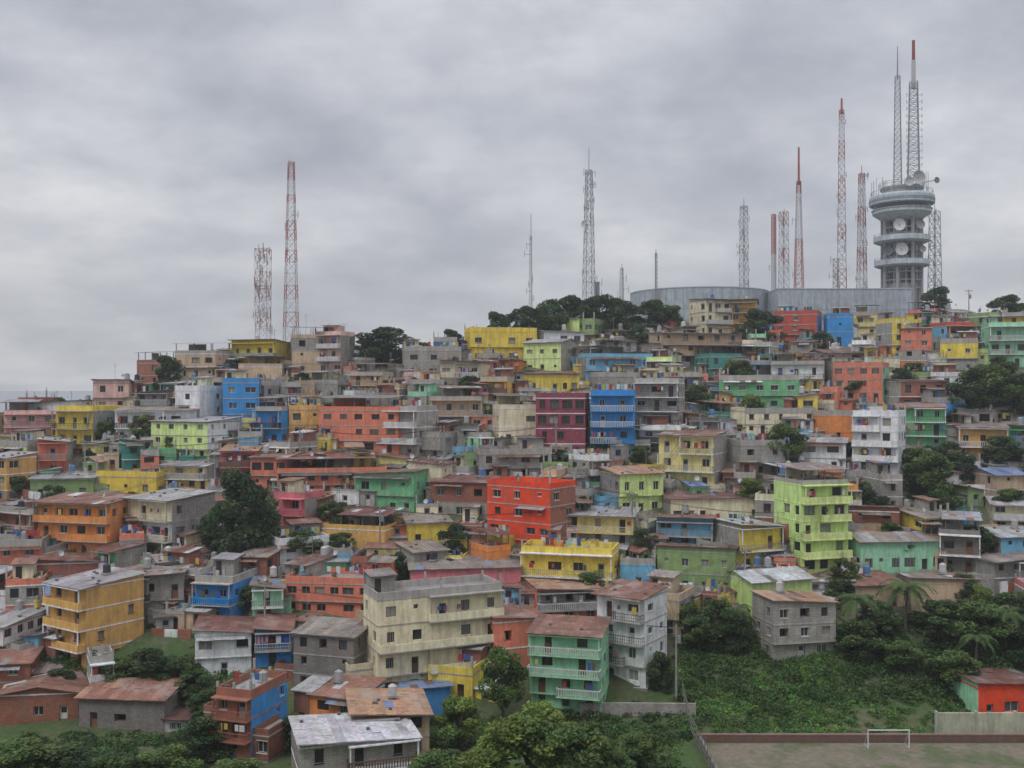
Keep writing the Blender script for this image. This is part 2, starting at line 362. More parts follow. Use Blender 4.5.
    for sd in(-1,1):
        if R.random()<(.28 if reg else (.1 if small else .38)):
            aw=R.uniform(1.8,3.2); zz_=R.uniform(-1,.6); a0=x1+.03 if sd>0 else x0-.03-aw; ya=y0+R.uniform(0,1.5)
            annex(mb,a0,a0+aw,ya,max(ya+2,y1-R.uniform(0,2)),zz_,zz_+R.choice([2.2,2.4,2.6,4.6 if st>1 else 2.4]),acol(),R.choice([BLOCK,PAINT]),jit(RC[rcpick()],.2),fr,sty)
    T=HW; yf=y0-(jut if st>1 else 0)
    if roof in('t','p'):
        ph=0.9 if roof=='t' else 0.7; ph=min(ph,max(top_extra,0.3)) if roof=='t' else ph
        pc=R.choice([cw,C['gry'],cw]); t=.15
        mb.box(x0,x1,yf,yf+t,T+.052,T+ph,PAINT,pc); mb.box(x0,x1,y1-t,y1,T+.052,T+ph,PAINT,pc)
        mb.box(x0,x0+t,yf+t,y1-t,T+.052,T+ph,PAINT,pc); mb.box(x1-t,x1,yf+t,y1-t,T+.052,T+ph,PAINT,pc)
        mb.poly([(x0+t,yf+t,T+.06),(x1-t,yf+t,T+.06),(x1-t,y1-t,T+.06),(x0+t,y1-t,T+.06)],PAINT,jit((.34,.33,.32),.25))
        if w>2.5 and dep>3: clutter(mb,x0,x1,yf,y1,T+.05)
        if roof=='p':
            h1=top_extra; fx=R.uniform(0.6,1.0); xa=x0 if R.random()<.5 else x1-w*fx; xb=xa+w*fx
            for xx in (xa+.2,(xa+xb)/2,xb-.2):
                mb.beam((xx,yf+.25,T+.07),(xx,yf+.25,T+h1),0.12,PLAIN,(0.25,0.2,0.16)); mb.beam((xx,y1-.25,T+.07),(xx,y1-.25,T+h1+.2),0.12,PLAIN,(0.25,0.2,0.16))
            sheet(mb,(xa-.3,yf-.4,T+h1-.05),(xb+.3,yf-.4,T+h1-.05),(xb+.3,y1+.2,T+h1+.35),(xa-.3,y1+.2,T+h1+.35),rcol)
            if R.random()<0.7:
                mb.box(xa+.3,(xa+xb)/2,y1-2.5,y1-2.35,T+.072,T+h1-.02,BLOCK if R.random()<.6 else PAINT,R.choice([C['gry'],cw,C['crm']]))
        else:
            for xx in (x0+.1,x1-.1,0):
                for yy in (yf+.1,y1-.1):
                    if R.random()<0.5:
                        hh=R.uniform(.4,1.4); mb.box(xx-.12,xx+.12,yy-.12,yy+.12,T+ph+.003,T+ph+hh,PAINT,C['gry'])
                        for q_ in(-.08,.08): mb.beam((xx+q_,yy,T+ph+hh),(xx+q_,yy,T+ph+hh+.6),.03,PLAIN,(0.1,0.05,0.03))
            if R.random()<0.6:
                bw=min(w*.6,R.uniform(2.5,4.5)); bx=R.choice([x0+.2,x1-bw-.2]); bc=R.choice([C['gry'],cw,C['crm'],C['brk']])
                if dep>5:
                    mb.box(bx,bx+bw,y1-3,y1-.3,T+.073,T+2.3,BLOCK if bc==C['gry'] else PAINT,bc)
                    mb.box(bx+.4,bx+1.2,y1-3.03,y1-3.005,T+.1,T+2.0,PLAIN,(0.05,0.04,0.035))
                    sheet(mb,(bx-.3,y1-3.5,T+2.32),(bx+bw+.3,y1-3.5,T+2.32),(bx+bw+.3,y1,T+2.65),(bx-.3,y1,T+2.65),rcol)
            if R.random()<0.4:
                yl=(yf+y1)/2-1; mb.beam((x0+.3,yl,T),(x0+.3,yl,T+2),.06,PLAIN,(.2,.2,.2)); mb.beam((x1-.3,yl,T),(x1-.3,yl,T+2),.06,PLAIN,(.2,.2,.2))
                xx=x0+.5
                while xx<x1-.9:
                    if R.random()<.6:
                        lc=R.choice([(0.65,0.65,0.67),(0.4,0.05,0.05),(0.05,0.12,0.35),(0.5,0.4,0.1),(0.1,0.1,0.1),(0.3,0.5,0.55)])
                        mb.box(xx,xx+.55,yl,yl+.03,T+1.9-R.uniform(.5,1.1),T+1.9,PLAIN,lc)
                    xx+=.65
    elif roof=='m':
        rise=top_extra+.1; mode=R.choice(['f','f','f','b','l','r']); o=.35; ob=yf-(1.15 if bal else .4)
        def zi(x,y):
            if mode=='f': return T+.08+(rise-.08)*(y-ob)/(y1+o-ob)
            if mode=='b': return T+rise-(rise-.08)*(y-ob)/(y1+o-ob)
            if mode=='l': return T+.08+(rise-.08)*(x-x0+o)/(w+2*o)
            return T+rise-(rise-.08)*(x-x0+o)/(w+2*o)
        cs=[(x0,yf),(x1,yf),(x1,y1),(x0,y1)]
        for i in range(4):
            a,b_=cs[i],cs[(i+1)%4]
            mb.poly([(a[0],a[1],T+.05),(b_[0],b_[1],T+.05),(b_[0],b_[1],zi(*b_)+.02),(a[0],a[1],zi(*a)+.02)],fm if i==0 else sm,cw if i==0 else sc)
        sheet(mb,(x0-o,ob,zi(x0-o,ob)),(x1+o,ob,zi(x1+o,ob)),(x1+o,y1+o,zi(x1+o,y1+o)),(x0-o,y1+o,zi(x0-o,y1+o)),rcol)
        if R.random()<.5:
            for _ in range(R.randint(2,6)):
                xx=R.uniform(x0,x1);yy=R.uniform(yf,y1); mb.box(xx,xx+.35,yy,yy+.3,zi(xx,yy)+.06,zi(xx,yy)+.3,PLAIN,(0.15,0.13,0.12))
    else:
        rise=top_extra; o=.4; alongx=w>=dep
        if alongx:
            ym=(yf+y1)/2
            sheet(mb,(x0-o,yf-.5,T-.02),(x1+o,yf-.5,T-.02),(x1+o,ym,T+rise),(x0-o,ym,T+rise),rcol)
            sheet(mb,(x1+o,y1+.5,T-.02),(x0-o,y1+.5,T-.02),(x0-o,ym,T+rise),(x1+o,ym,T+rise),rcol)
            for xx in (x0,x1): mb.poly([(xx,yf,T+.05),(xx,y1,T+.05),(xx,ym,T+rise-.03)],sm,sc)
        else:
            sheet(mb,(x0-.5,y1+o,T-.02),(x0-.5,yf-o,T-.02),(0,yf-o,T+rise),(0,y1+o,T+rise),rcol)
            sheet(mb,(x1+.5,yf-o,T-.02),(x1+.5,y1+o,T-.02),(0,y1+o,T+rise),(0,yf-o,T+rise),rcol)
            for yy in (yf,y1): mb.poly([(x0,yy,T+.05),(x1,yy,T+.05),(0,yy,T+rise-.03)],fm,cw)
    zt=T+ (.08 if roof=='t' else top_extra+.1)
    if R.random()<.35 and roof!='p': tank(mb,R.uniform(x0+.8,x1-.8),R.uniform(0,max(.1,y1-.8)),zt-.1,R.choice([(0.05,0.05,0.055),(0.1,0.2,0.4),(0.5,0.5,0.5),(0.35,0.36,0.36)]))
    if R.random()<.45:
        ax=R.uniform(x0+.3,x1-.3); ay=R.uniform(y0,y1)*.8; ht=R.uniform(1.5,3.2)
        mb.beam((ax,ay,T),(ax,ay,zt+ht),.05,PLAIN,(.25,.25,.25))
        for q_ in range(3): mb.beam((ax-.5+q_*.1,ay,zt+ht-.1-q_*.25),(ax+.5-q_*.1,ay,zt+ht-.1-q_*.25),.03,PLAIN,(.3,.3,.3))
    if R.random()<.22: mb.dish((R.uniform(x0+.4,x1-.4),yf+.3,zt+.7),(R.uniform(-1,1),-1,.5),.4,(.5,.5,.5)); 
    return mb.obj(NAMES[ck]+'_house',(xc,yc,zb),th)
# ------------------------------------------------------------------ surveyed houses
H=house
H(178,228,343,380,'tan',roof='p'); H(136,180,352,388,'brk',roof='p'); H(232,290,340,372,'yel',-18,'m',rc='orr'); H(286,334,327,376,'tan',15,'p','b')
H(316,353,331,374,'lpk',-20,'t'); H(463,537,327,362,'yel',12,'t','s',False,rail='bars'); H(523,580,338,374,'lime',-32,'g','b',rc='zin'); H(400,462,346,378,'gry',10,'t')
H(578,652,346,384,'sky',10,'p',rc='brn'); H(650,740,331,366,'tan',12,'m','s',rc='brn'); H(692,730,297,336,'crm',20,'m','s',rc='rust'); H(728,762,300,334,'och',-15,'m',rc='rust')
H(774,826,310,344,'red',-25,'t','blu'); H(825,854,313,346,'blu',-10,'t','s'); H(852,884,305,338,'pyel',-20,'p'); H(882,902,318,356,'yel',10,'t')
H(900,936,326,360,'sal',-20,'m',rc='rust'); H(936,970,322,350,'red',10,'t','sky'); H(985,1030,322,368,'mint',-15,'t','s'); H(940,984,338,374,'yel',-25,'t')
H(697,772,346,380,'tea',12,'p','s',rc='brn'); H(770,832,353,394,'wht',-20,'p','b'); H(835,892,362,404,'sal',-32,'t','mint'); H(718,802,375,411,'grn',-12,'t','s')
H(352,394,364,396,'tan',-12,'p','s',rc='brn'); H(1020,1080,330,372,'lpk'); H(660,700,372,404,'gry')
H(90,132,380,412,'lpk',15); H(0,58,402,440,'lpk',20,'p'); H(-60,5,405,445,'tan'); H(58,118,406,447,'yel',-20,'t','b'); H(115,198,408,445,'wht',12,'m','sky',rc='brn'); H(152,236,419,463,'lime',-22,'m','wht',rc='zin')
H(217,262,378,430,'blu',14,'t','s',bal=False); H(258,298,398,446,'blu',-15,'p','s',rc='brn'); H(236,284,356,384,'tan',10,'p'); H(320,412,398,456,'sal',-12,'p','s',rc='brn',bal=False); H(380,437,406,460,'gry',-25,'t')
H(425,482,388,432,'tan',10,'p',rc='brn'); H(492,541,396,446,'crm',12,'p','s',rc='dk'); H(535,592,393,459,'mar',-10,'t','s',bal=False); H(590,638,390,459,'blu',-8,'t','s',bal=True,rail='bal'); H(634,688,378,440,'gry',-18,'t')
H(520,580,371,394,'yel',12,'m'); H(736,816,408,436,'crm',10,'t','b'); H(812,866,411,444,'org',12,'t','s',bal=False,st=1); H(852,914,411,492,'wht',-30,'t','wht',bal=True,rail='solid'); H(892,952,405,450,'grn',-20,'m','s',rc='rust')
H(885,942,378,412,'brk',10,'m',rc='rust'); H(955,1014,425,466,'och',-20,'m','b',rc='brn'); H(598,650,440,462,'gry')
H(410,470,432,462,'gry',None,'t'); H(640,690,425,455,'wht',-20,'t','b'); H(740,790,360,385,'sky',15,'t')
H(300,352,372,402,'gry',-20,'p'); H(285,325,405,440,'och',12,'t'); H(440,490,360,392,'crm',-15,'m'); H(590,640,372,396,'gry',12,'t')
H(-20,30,455,506,'och',-25,'m','s',rc='zin'); H(30,97,476,502,'olv',12,'m',rc='zin'); H(97,170,472,498,'yel',-12,'t','s',bal=False); H(165,226,463,492,'pyel',-15,'m','b',rc='zin')
H(38,132,500,560,'org',-14,'m','s',bal=True,rc='rust',rail='solid'); H(128,210,497,562,'crm',-28,'m','b',bal=True,rc='zin',col2='wht'); H(274,388,459,498,'sal',10,'p','s',bal=False,rc='rust'); H(268,322,493,532,'pnk',-20,'t')
H(355,432,472,516,'grn',-18,'m','s',rc='rust',bal=False); H(322,402,516,554,'och',-16,'p','s',rc='mar'); H(400,452,520,548,'yel',15,'m',rc='brn'); H(430,500,480,521,'brk',-16,'m','s',rc='mar')
H(487,577,483,560,'redo',-36,'t','brk',bal=False); H(560,642,513,550,'pyel',-14,'m',rc='zin'); H(470,552,449,482,'gry',12,'t','s'); H(602,662,471,517,'lime',18,'m','b',rc='orr')
H(658,732,433,490,'pyel',-26,'m','b',bal=True,rc='rust'); H(728,782,440,478,'gry',10,'t'); H(660,762,496,524,'crm',8,'m',rc='mar'); H(780,846,470,576,'lime',16,'p','s',bal=True,rc='brn',rail='solid')
H(655,722,518,551,'sky',-14,'m','s',rc='rust'); H(715,778,524,574,'yel',22,'m','b',rc='zin'); H(848,942,536,574,'mint',6,'g','s',bal=False,rc='brn',st=1); H(798,852,440,474,'wht',-20,'m',rc='zin')
H(975,1040,470,505,'tan',12,'g',rc='blu'); H(988,1050,500,536,'crm',-15,'g','s'); H(936,988,520,576,'dgr',-22,'p'); H(985,1050,534,572,'sky',10,'m',rc='zin')
H(845,905,508,540,'brk',-15,'m',rc='mar',bal=False); H(575,605,560,590,'wht',12,'m',rc='lzn')
H(-30,46,541,582,'sal',12,'t'); H(48,137,584,672,'och',-34,'m','s',bal=True,rc='zin',rail='solid'); H(100,188,574,624,'gry',10,'m',rc='brn'); H(30,112,560,592,'brk',10,'m',rc='mar')
H(200,252,576,626,'blu',-12,'t','s',bal=True); H(248,288,584,624,'mint',10,'m',rc='brn'); H(287,396,578,620,'sal',-8,'t','s',bal=False); H(190,256,630,680,'wht',12,'m','s',rc='mar',bal=False)
H(250,296,627,668,'blu',10,'m',rc='rust'); H(294,372,633,697,'dgr',-16,'m','s',rc='brn'); H(405,522,566,602,'pnk',8,'m',rc='brn',st=1); H(520,622,549,602,'yel',-14,'t','s',bal=True)
H(618,662,559,592,'sky',-10,'t'); H(656,742,549,598,'olv',-15,'m','s',rc='mar'); H(724,812,576,622,'lime',20,'g','s',rc='lzn',st=1,bal=False); H(757,832,600,662,'gry',12,'m','s',rc='orr',bal=False)
H(360,502,592,702,'crm',24,'t','crm',bal=True,rail='solid',st=4); H(474,548,618,676,'sal',20,'m','s',rc='rust',bal=False); H(530,612,630,716,'mint',-14,'m','s',bal=True,rc='rust',rail='bal')
H(598,670,594,690,'wht',-34,'m','wht',bal=True,rc='rust'); H(527,602,588,628,'sal',12,'m',rc='orr'); H(428,490,668,702,'yel',-18,'t'); H(386,452,690,722,'blu',14,'m','b',rc='blu',st=1)
H(312,382,694,742,'org',-20,'m','b',rc='rust'); H(220,280,690,762,'brk',-18,'t','blu'); H(340,432,712,764,'tan',12,'m','b',rc='orr'); H(282,420,742,800,'gry',18,'m','b',rc='lzn')
H(0,90,688,726,'brk',8,'g','s',rc='rust',st=1,dep=10); H(88,186,692,732,'dgr',-6,'g','s',rc='rust',st=1,dep=10); H(-30,32,622,662,'wht',-12,'m',rc='zin'); H(-40,36,662,702,'brk',12,'m',rc='rust')
H(905,978,580,616,'tan',-8,'m','b',rc='brn',st=1); H(838,902,582,612,'tan',10,'m','b',rc='rust',st=1); H(972,1040,558,594,'gry',12,'m',rc='brn'); H(958,1040,683,722,'redo',10,'m','mint',rc='mar',st=1)
NS=len(RECTS)
PROT=RECTS+[(945,1060,368,424),(222,272,488,560),(900,960,462,522),(365,405,330,362),(700,742,600,650)]
# ------------------------------------------------------------------ infill houses
VEG=[(672,862,625,735),(862,1030,605,690),(0,190,664,690),(222,272,488,560),(900,962,462,522),(945,1060,372,424),(560,690,700,735),(190,230,660,740),(130,190,640,690)]
def ov(a,b): return max(0,min(a[1],b[1])-max(a[0],b[0]))*max(0,min(a[3],b[3])-max(a[2],b[2]))
pal=['gry','gry','gry','gry','gry','dgr','brk','brk','tan','tan','tan','crm','crm','lpk','sal','sal','och','pyel','yel','yel','grn','mint','sky','wht','wht','wht','tea','olv','pnk','org','blu','lime']
nf=0
def infill(stepu,stepv,wr,hs,lim,gap,keep=1.0,small=False):
    global nf
    cand=[]; v=320
    while v<735:
        sc=D(v); u=-330+R.uniform(0,20)
        while u<1330:
            cand.append((u+R.uniform(-8,8),v+R.uniform(-6,6))); u+=stepu/sc
        v+=stepv
    R.shuffle(cand)
    for (u,vb) in cand:
        if vb<VC(u)+2 or R.random()>keep: continue
        if vb>640 and u>180: continue
        d=D(vb); wpx=R.uniform(*wr)*F/d; hpx=R.choice(hs)*F/d
        if vb>600: hpx=min(hpx,45)
        hpx=max(14,min(hpx,vb-VC(u)+R.uniform(13,22)))
        r=(u-wpx/2,u+wpx/2,vb-hpx,vb)
        if r[2]<(316 if 630<u<930 else 300): continue
        if any(z[0]<u<z[1] and z[2]<vb<z[3] for z in VEG): continue
        bad=False
        for h in PROT:
            ah=(h[1]-h[0])*(h[3]-h[2]); o_=ov(r,h)
            if vb>h[3]-4:
                if o_>lim*ah: bad=True;break
            elif o_>0.85*wpx*hpx: bad=True;break
        if bad: continue
        x=(u-U0)/F*d; yc=d+3.5
        if any((x-a)**2+(yc-b_)**2<(gap+rr)**2 for a,b_,rr in HC): continue
        house(r[0],r[1],r[2],r[3],R.choice(pal),reg=False,small=small); nf+=1
infill(5200,11,(5.5,11.5),[5.0,5.8,6.4,8.6,9.4,11],.09,2.4)
infill(4200,8,(4.2,7.5),[3.0,3.4,5.6,6.2],.11,1.4)
infill(3600,6,(3.0,5.5),[2.6,2.9,3.2,5.2],.09,.8,.6,True)
print('FILL',nf,'HOUSES',len(HC))
# ------------------------------------------------------------------ terrain sheet
def axis(a,b,step,far):
    c=list(np.arange(a,b+.01,step)); s=step; x=c[-1]
    out=[];
    while x<far: s*=1.35; x+=s; out.append(x)
    s=step; x=c[0]; pre=[]
    while x>-far: s*=1.35; x-=s; pre.append(x)
    return np.array(pre[::-1]+c+out)
gx=axis(-330,330,2.5,16000); gy=axis(-60,520,2.5,16000)
X,Y=np.meshgrid(gx,gy); Z=hz(X,Y); nx,ny=len(gx),len(gy)
me=bpy.data.meshes.new('ground'); vs=np.stack([X,Y,Z],-1).reshape(-1,3)
ii=np.arange(nx*ny).reshape(ny,nx); q=np.stack([ii[:-1,:-1],ii[:-1,1:],ii[1:,1:],ii[1:,:-1]],-1).reshape(-1,4)
me.from_pydata(vs.tolist(),[],q.tolist()); me.polygons.foreach_set('use_smooth',[True]*len(q))
gm,nt,b,o=newmat('hillside_earth_and_grass')
g=N(nt,'ShaderNodeNewGeometry').outputs['Position']
sx=N(nt,'ShaderNodeSeparateXYZ'); nt.links.new(g,sx.inputs[0])
n1=ramp(nt,noise(nt,g,0.16,8,0.7),0.44,0.60); n2=ramp(nt,noise(nt,g,1.5,6,0.7),0.3,0.7,(0.6,0.6,0.6),(1.25,1.25,1.25))
up=mixc(nt,n1,(0.085,0.10,0.05),(0.23,0.205,0.175)); lo=mixc(nt,n1,(0.06,0.105,0.032),(0.10,0.10,0.055))
zl=N(nt,'ShaderNodeMapRange'); nt.links.new(sx.outputs[2],zl.inputs[0]); zl.inputs[1].default_value=-34; zl.inputs[2].default_value=-28
c=mixc(nt,zl.outputs[0],lo,up); c=mixc(nt,1.0,c,n2,'MULTIPLY')
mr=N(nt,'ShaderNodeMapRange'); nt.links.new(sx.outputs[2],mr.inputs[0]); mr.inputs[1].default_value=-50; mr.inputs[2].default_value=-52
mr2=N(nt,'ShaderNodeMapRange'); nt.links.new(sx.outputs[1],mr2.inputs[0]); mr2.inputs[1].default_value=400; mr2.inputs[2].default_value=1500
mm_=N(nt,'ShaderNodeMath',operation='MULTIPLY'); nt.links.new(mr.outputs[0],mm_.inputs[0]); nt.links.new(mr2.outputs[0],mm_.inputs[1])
c=mixc(nt,mm_.outputs[0],c,(0.27,0.31,0.36)); nt.links.new(c,b.inputs['Base Color'])  # far plain lightens toward sky tone: distance haze painted into the colour
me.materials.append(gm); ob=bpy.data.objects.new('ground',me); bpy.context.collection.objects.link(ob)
# ------------------------------------------------------------------ foliage
def leaves(P,S,Cc):
    n=len(P); nr=rng.normal(size=(n,3)); nr[:,2]=np.abs(nr[:,2])+.4; nr/=np.linalg.norm(nr,axis=1)[:,None]
    t=rng.normal(size=(n,3)); t-=nr*(t*nr).sum(1)[:,None]; t/=np.linalg.norm(t,axis=1)[:,None]; bb=np.cross(nr,t)
    S=S[:,None]; V=np.stack([P-t*S,P+bb*S*.5,P+t*S,P-bb*S*.5],1).reshape(-1,3)
    return V,np.repeat(Cc,4,axis=0)
def leafobj(name,V,CL,mb=None,link=True):
    n0=0; vv=[];ff=[];mi=[];cc=np.zeros((0,3))
    if mb: vv=list(mb.v); ff=list(mb.f); mi=list(mb.m); n0=len(vv); cc=np.repeat(np.array(mb.c),[len(f) for f in mb.f],axis=0)
    nl=len(V)//4; vv=vv+V.tolist(); ff=ff+(np.arange(nl*4).reshape(-1,4)+n0).tolist(); mi=mi+[LEAF]*nl
    me=bpy.data.meshes.new(name); me.from_pydata(vv,[],ff)
    for mt in MATS: me.materials.append(mt)
    me.polygons.foreach_set('material_index',mi)
    a=me.color_attributes.new('Col','FLOAT_COLOR','CORNER'); al=np.concatenate([cc,CL],0); a.data.foreach_set('color',np.concatenate([al,np.ones((len(al),1))],1).astype(np.float32).ravel())
    me.update(); return me
def treemesh(seed,base,low):
    rr=random.Random(seed); mb=MB(); bark=(0.09,0.07,0.055)
    th=rr.uniform(2.2,3.0) if not low else 1.4; lean=(rr.uniform(-.4,.4),rr.uniform(-.4,.4))
    mb.cyl((0,0,-1),(lean[0],lean[1],th),.38,.26,8,PLAIN,bark)
    P=[];S=[];CL=[]
    czc,czr=(4.6,4.2) if low else (5.7,3.4)
    for i in range(36):
        a=rr.uniform(0,2*math.pi); ph=rr.uniform(-.95 if low else -.5,1); rad=rr.uniform(.35,1)
        cx=math.cos(a)*rad*3.6*math.cos(ph*1.2); cy=math.sin(a)*rad*3.6*math.cos(ph*1.2); cz=czc+math.sin(ph*1.3)*czr*rr.uniform(.75,1.1)
        if i<9:
            mid=(lean[0]+cx*.4,lean[1]+cy*.4,th+(cz-th)*.55); mb.cyl((lean[0],lean[1],th-.2),mid,.17,.11,6,PLAIN,bark); mb.cyl(mid,(cx,cy,cz),.1,.04,5,PLAIN,bark)
        cr=rr.uniform(.8,1.6); n=int(200*cr)
        dv=rng.normal(size=(n,3)); dv/=np.linalg.norm(dv,axis=1)[:,None]; q_=dv*(rng.uniform(.35,1.0,n)**.5*cr)[:,None]*np.array([1,1,.72])
        P.append(q_+[cx,cy,cz]); S.append(rng.uniform(.15,.34,n)); k=rr.uniform(.6,1.5)
        cb=np.array(base)*k*np.array([rr.uniform(.85,1.2),1,rr.uniform(.8,1.1)]); CL.append(cb[None]*rng.uniform(.75,1.3,(n,1)))
    V,cl=leaves(np.concatenate(P),np.concatenate(S),np.concatenate(CL)); return leafobj('tree_mesh',V,cl,mb)
TM=[treemesh(i,[(0.06,0.10,0.036),(0.085,0.14,0.04),(0.048,0.084,0.034),(0.12,0.18,0.045),(0.068,0.112,0.036)][i],i in(0,2,4)) for i in range(5)]
def tree(u,vb,hpx,wpx,k=None,d=None):
    if d is None: x,y,z=pos(u,vb)
    else: y=d; x=(u-U0)/F*d; z=hzf(x,y)
    s=y/F; me=TM[R.randrange(5) if k is None else k]
    o_=bpy.data.objects.new('broadleaf_tree',me); bpy.context.collection.objects.link(o_); o_.location=(x,y,z-.1)
    o_.scale=(wpx*s/8.2,wpx*s/8.2,hpx*s/9.6); o_.rotation_euler=(0,0,R.uniform(0,6.28))
for t in [(385,362,38,64,2),(368,362,26,40,2),(420,358,16,30,1),(452,356,30,28,2),(498,350,40,34,2),(522,346,44,40,2),(536,345,40,36,0),(552,344,46,40,0),(572,340,46,46,2),(588,340,46,40,2),(602,338,46,44,0),(622,338,42,42,2),(650,334,36,44,2),(668,330,26,36,1),
 (760,348,40,48,2),(742,352,26,34,0),(937,322,36,38,2),(1006,326,34,40,2),(1022,330,28,34,0),(168,395,42,36,2),(232,372,14,26,0),(820,354,22,30,0),(902,400,34,34,2),(914,388,26,30,0),(785,470,46,42,1),
 (240,562,98,66,2),(222,560,60,44,0),(258,556,70,50,0),(305,558,30,44,0),(455,556,34,36,2),(330,525,26,26,1),(340,556,22,30,1),(985,422,56,64,1),(1015,424,54,64,0),(960,424,44,48,2),(1000,400,40,56,2),(1040,430,50,60,0),(930,505,50,50,1),(945,522,40,44,0),(918,482,34,38,1),(950,470,30,36,0),
 (502,728,80,50,1),(460,752,56,58,3),(530,792,84,96,3),(580,800,74,84,1),(488,798,56,80,3),(440,800,48,66,1),(610,800,50,60,0),(150,690,44,54,2),(178,694,38,48,0),(120,690,32,48,1),(195,700,34,44,0),(60,690,24,38,2),(106,444,24,22,1),(660,690,40,34,0),
 (20,795,52,90,1),(70,800,54,80,2),(120,800,48,70,0),(165,792,44,64,1),(205,760,48,60,2),(212,720,34,44,0),(235,800,40,64,1),(715,645,50,50,0),(700,650,34,40,1),(735,650,40,44,2),(690,640,40,28,1),
 (880,636,36,48,0),(940,640,44,64,0),(980,650,48,64,1),(1015,640,50,64,0),(1040,670,54,64,2),(900,672,30,44,1),(955,690,38,54,1),(640,770,36,50,1),(860,660,40,54,0),(292,752,40,36,0),(640,350,26,34,0),(430,425,18,22,1),(855,395,18,26,1),
 (700,410,26,30,0),(655,405,24,26,2),(745,395,24,28,0),(870,440,26,26,2),(960,350,22,26,0),(640,470,24,26,1),(860,505,26,34,0),(975,560,34,40,0),(560,470,22,24,2),(470,395,20,24,0),(300,395,22,26,2),(205,400,24,26,0),(60,404,18,24,0),
 (1000,470,34,44,0),(965,480,28,36,2),(925,440,26,30,0),(1010,520,30,36,1),(880,520,28,32,2),(1035,490,34,40,0),(905,560,26,34,1),(840,610,34,36,0)]:
    tree(*t)
for _ in range(64):
    u=R.uniform(-250,1250); vb=R.uniform(370,630)
    if vb<VC(u)+10: continue
    s=R.uniform(16,30)*170/D(vb); tree(u,vb,s,s*R.uniform(.8,1.2))
def palm(u,vb,hpx):
    x,y,z=pos(u,vb); h=hpx*y/F; mb=MB(); p=Vector((0,0,-.5)); 
    n=7
    for i in range(n):
        q_=Vector((math.sin(i*.3)*.25,0,h*.75*(i+1)/n)); mb.cyl(p,q_,.2-.012*i,.19-.012*i,7,PLAIN,(0.15,0.13,0.11)); p=q_
    for k in range(18):
        a=k*2.4; up=R.uniform(.2,1.1); L=h*.5; pr=p.copy(); g_=jit((0.085,0.14,0.045),.25)
        for j in range(1,9):
            t=j/8; q_=p+Vector((math.cos(a)*L*t,math.sin(a)*L*t,L*(up*t-1.15*t*t)))
            mb.cyl(pr,q_,.03,.02,4,PLAIN,g_,False); sd=Vector((-math.sin(a),math.cos(a),0))
            for m_ in range(3):
                c0=pr.lerp(q_,m_/3); wl=L*.3*math.sin(math.pi*min(.97,t*.85+.12))
                for s in(-1,1):
                    e=c0+sd*s*wl+Vector((math.cos(a)*.25,math.sin(a)*.25,-.4*wl)); dv=(q_-pr)*.16; mb.poly([tuple(c0-dv),tuple(c0+dv),tuple(e)],LEAF,g_)
            pr=q_
    mb.obj('palm_tree',(x,y,z),R.uniform(0,6))
for t in [(905,628,58),(858,640,52),(1005,650,50),(832,645,36),(735,640,40),(975,668,40)]: palm(*t)
def shrubs(name,zones,base,size,kr=(.65,1.4)):
    P=[];S=[];CL=[]
    for (u0,u1,v0,v1,n,r0,r1) in zones:
        for _ in range(n):
            u=R.uniform(u0,u1); vv=R.uniform(v0,v1)
            if vv<VC(u): continue
            x,y,z=pos(u,vv); r=R.uniform(r0,r1); m_=int(90*r*r)+50
            dv=rng.normal(size=(m_,3)); dv/=np.linalg.norm(dv,axis=1)[:,None]; dv[:,2]=np.abs(dv[:,2])
            P.append(dv*(rng.uniform(.3,1,m_)**.6*r)[:,None]*np.array([1.15,1.15,.85])+[x,y,z-.1]); S.append(rng.uniform(.6,1.3,m_)*size)
            k=R.uniform(*kr)*(1+.3*math.sin(x*.55)*math.sin(y*.7+x*.2)); CL.append(np.array(base)[None]*k*rng.uniform(.75,1.3,(m_,1))*np.array([R.uniform(.8,1.25),1,1]))
    V,cl=leaves(np.concatenate(P),np.concatenate(S),np.concatenate(CL)); me=leafobj(name,V,cl)
    bpy.context.collection.objects.link(bpy.data.objects.new(name,me))
shrubs('hillside_shrubbery',[(675,860,655,700,110,.5,1.2),(675,860,700,728,30,.4,1.0),(862,1060,620,700,330,.6,1.6),(560,690,705,735,80,.5,1.1),(0,200,655,690,90,.6,1.4),(945,1080,375,424,130,.8,1.8),
 (900,965,465,525,90,.5,1.4),(215,285,520,560,30,.5,1.2),(190,240,655,760,60,.5,1.3),(560,690,735,800,90,.6,1.4),(0,230,735,800,160,.6,1.4),(420,500,715,800,70,.6,1.2),(-250,1250,340,640,320,.4,1.1),(675,760,610,655,60,.5,1.2),(930,1030,700,716,30,.4,.9)],(0.068,0.122,0.038),.2)
shrubs('grass_slope',[(680,860,650,732,800,.4,.75),(860,1000,690,735,160,.3,.7),(560,680,720,768,110,.4,.7),(190,300,640,700,60,.3,.6)],(0.105,0.205,0.05),.15,(.6,1.4))
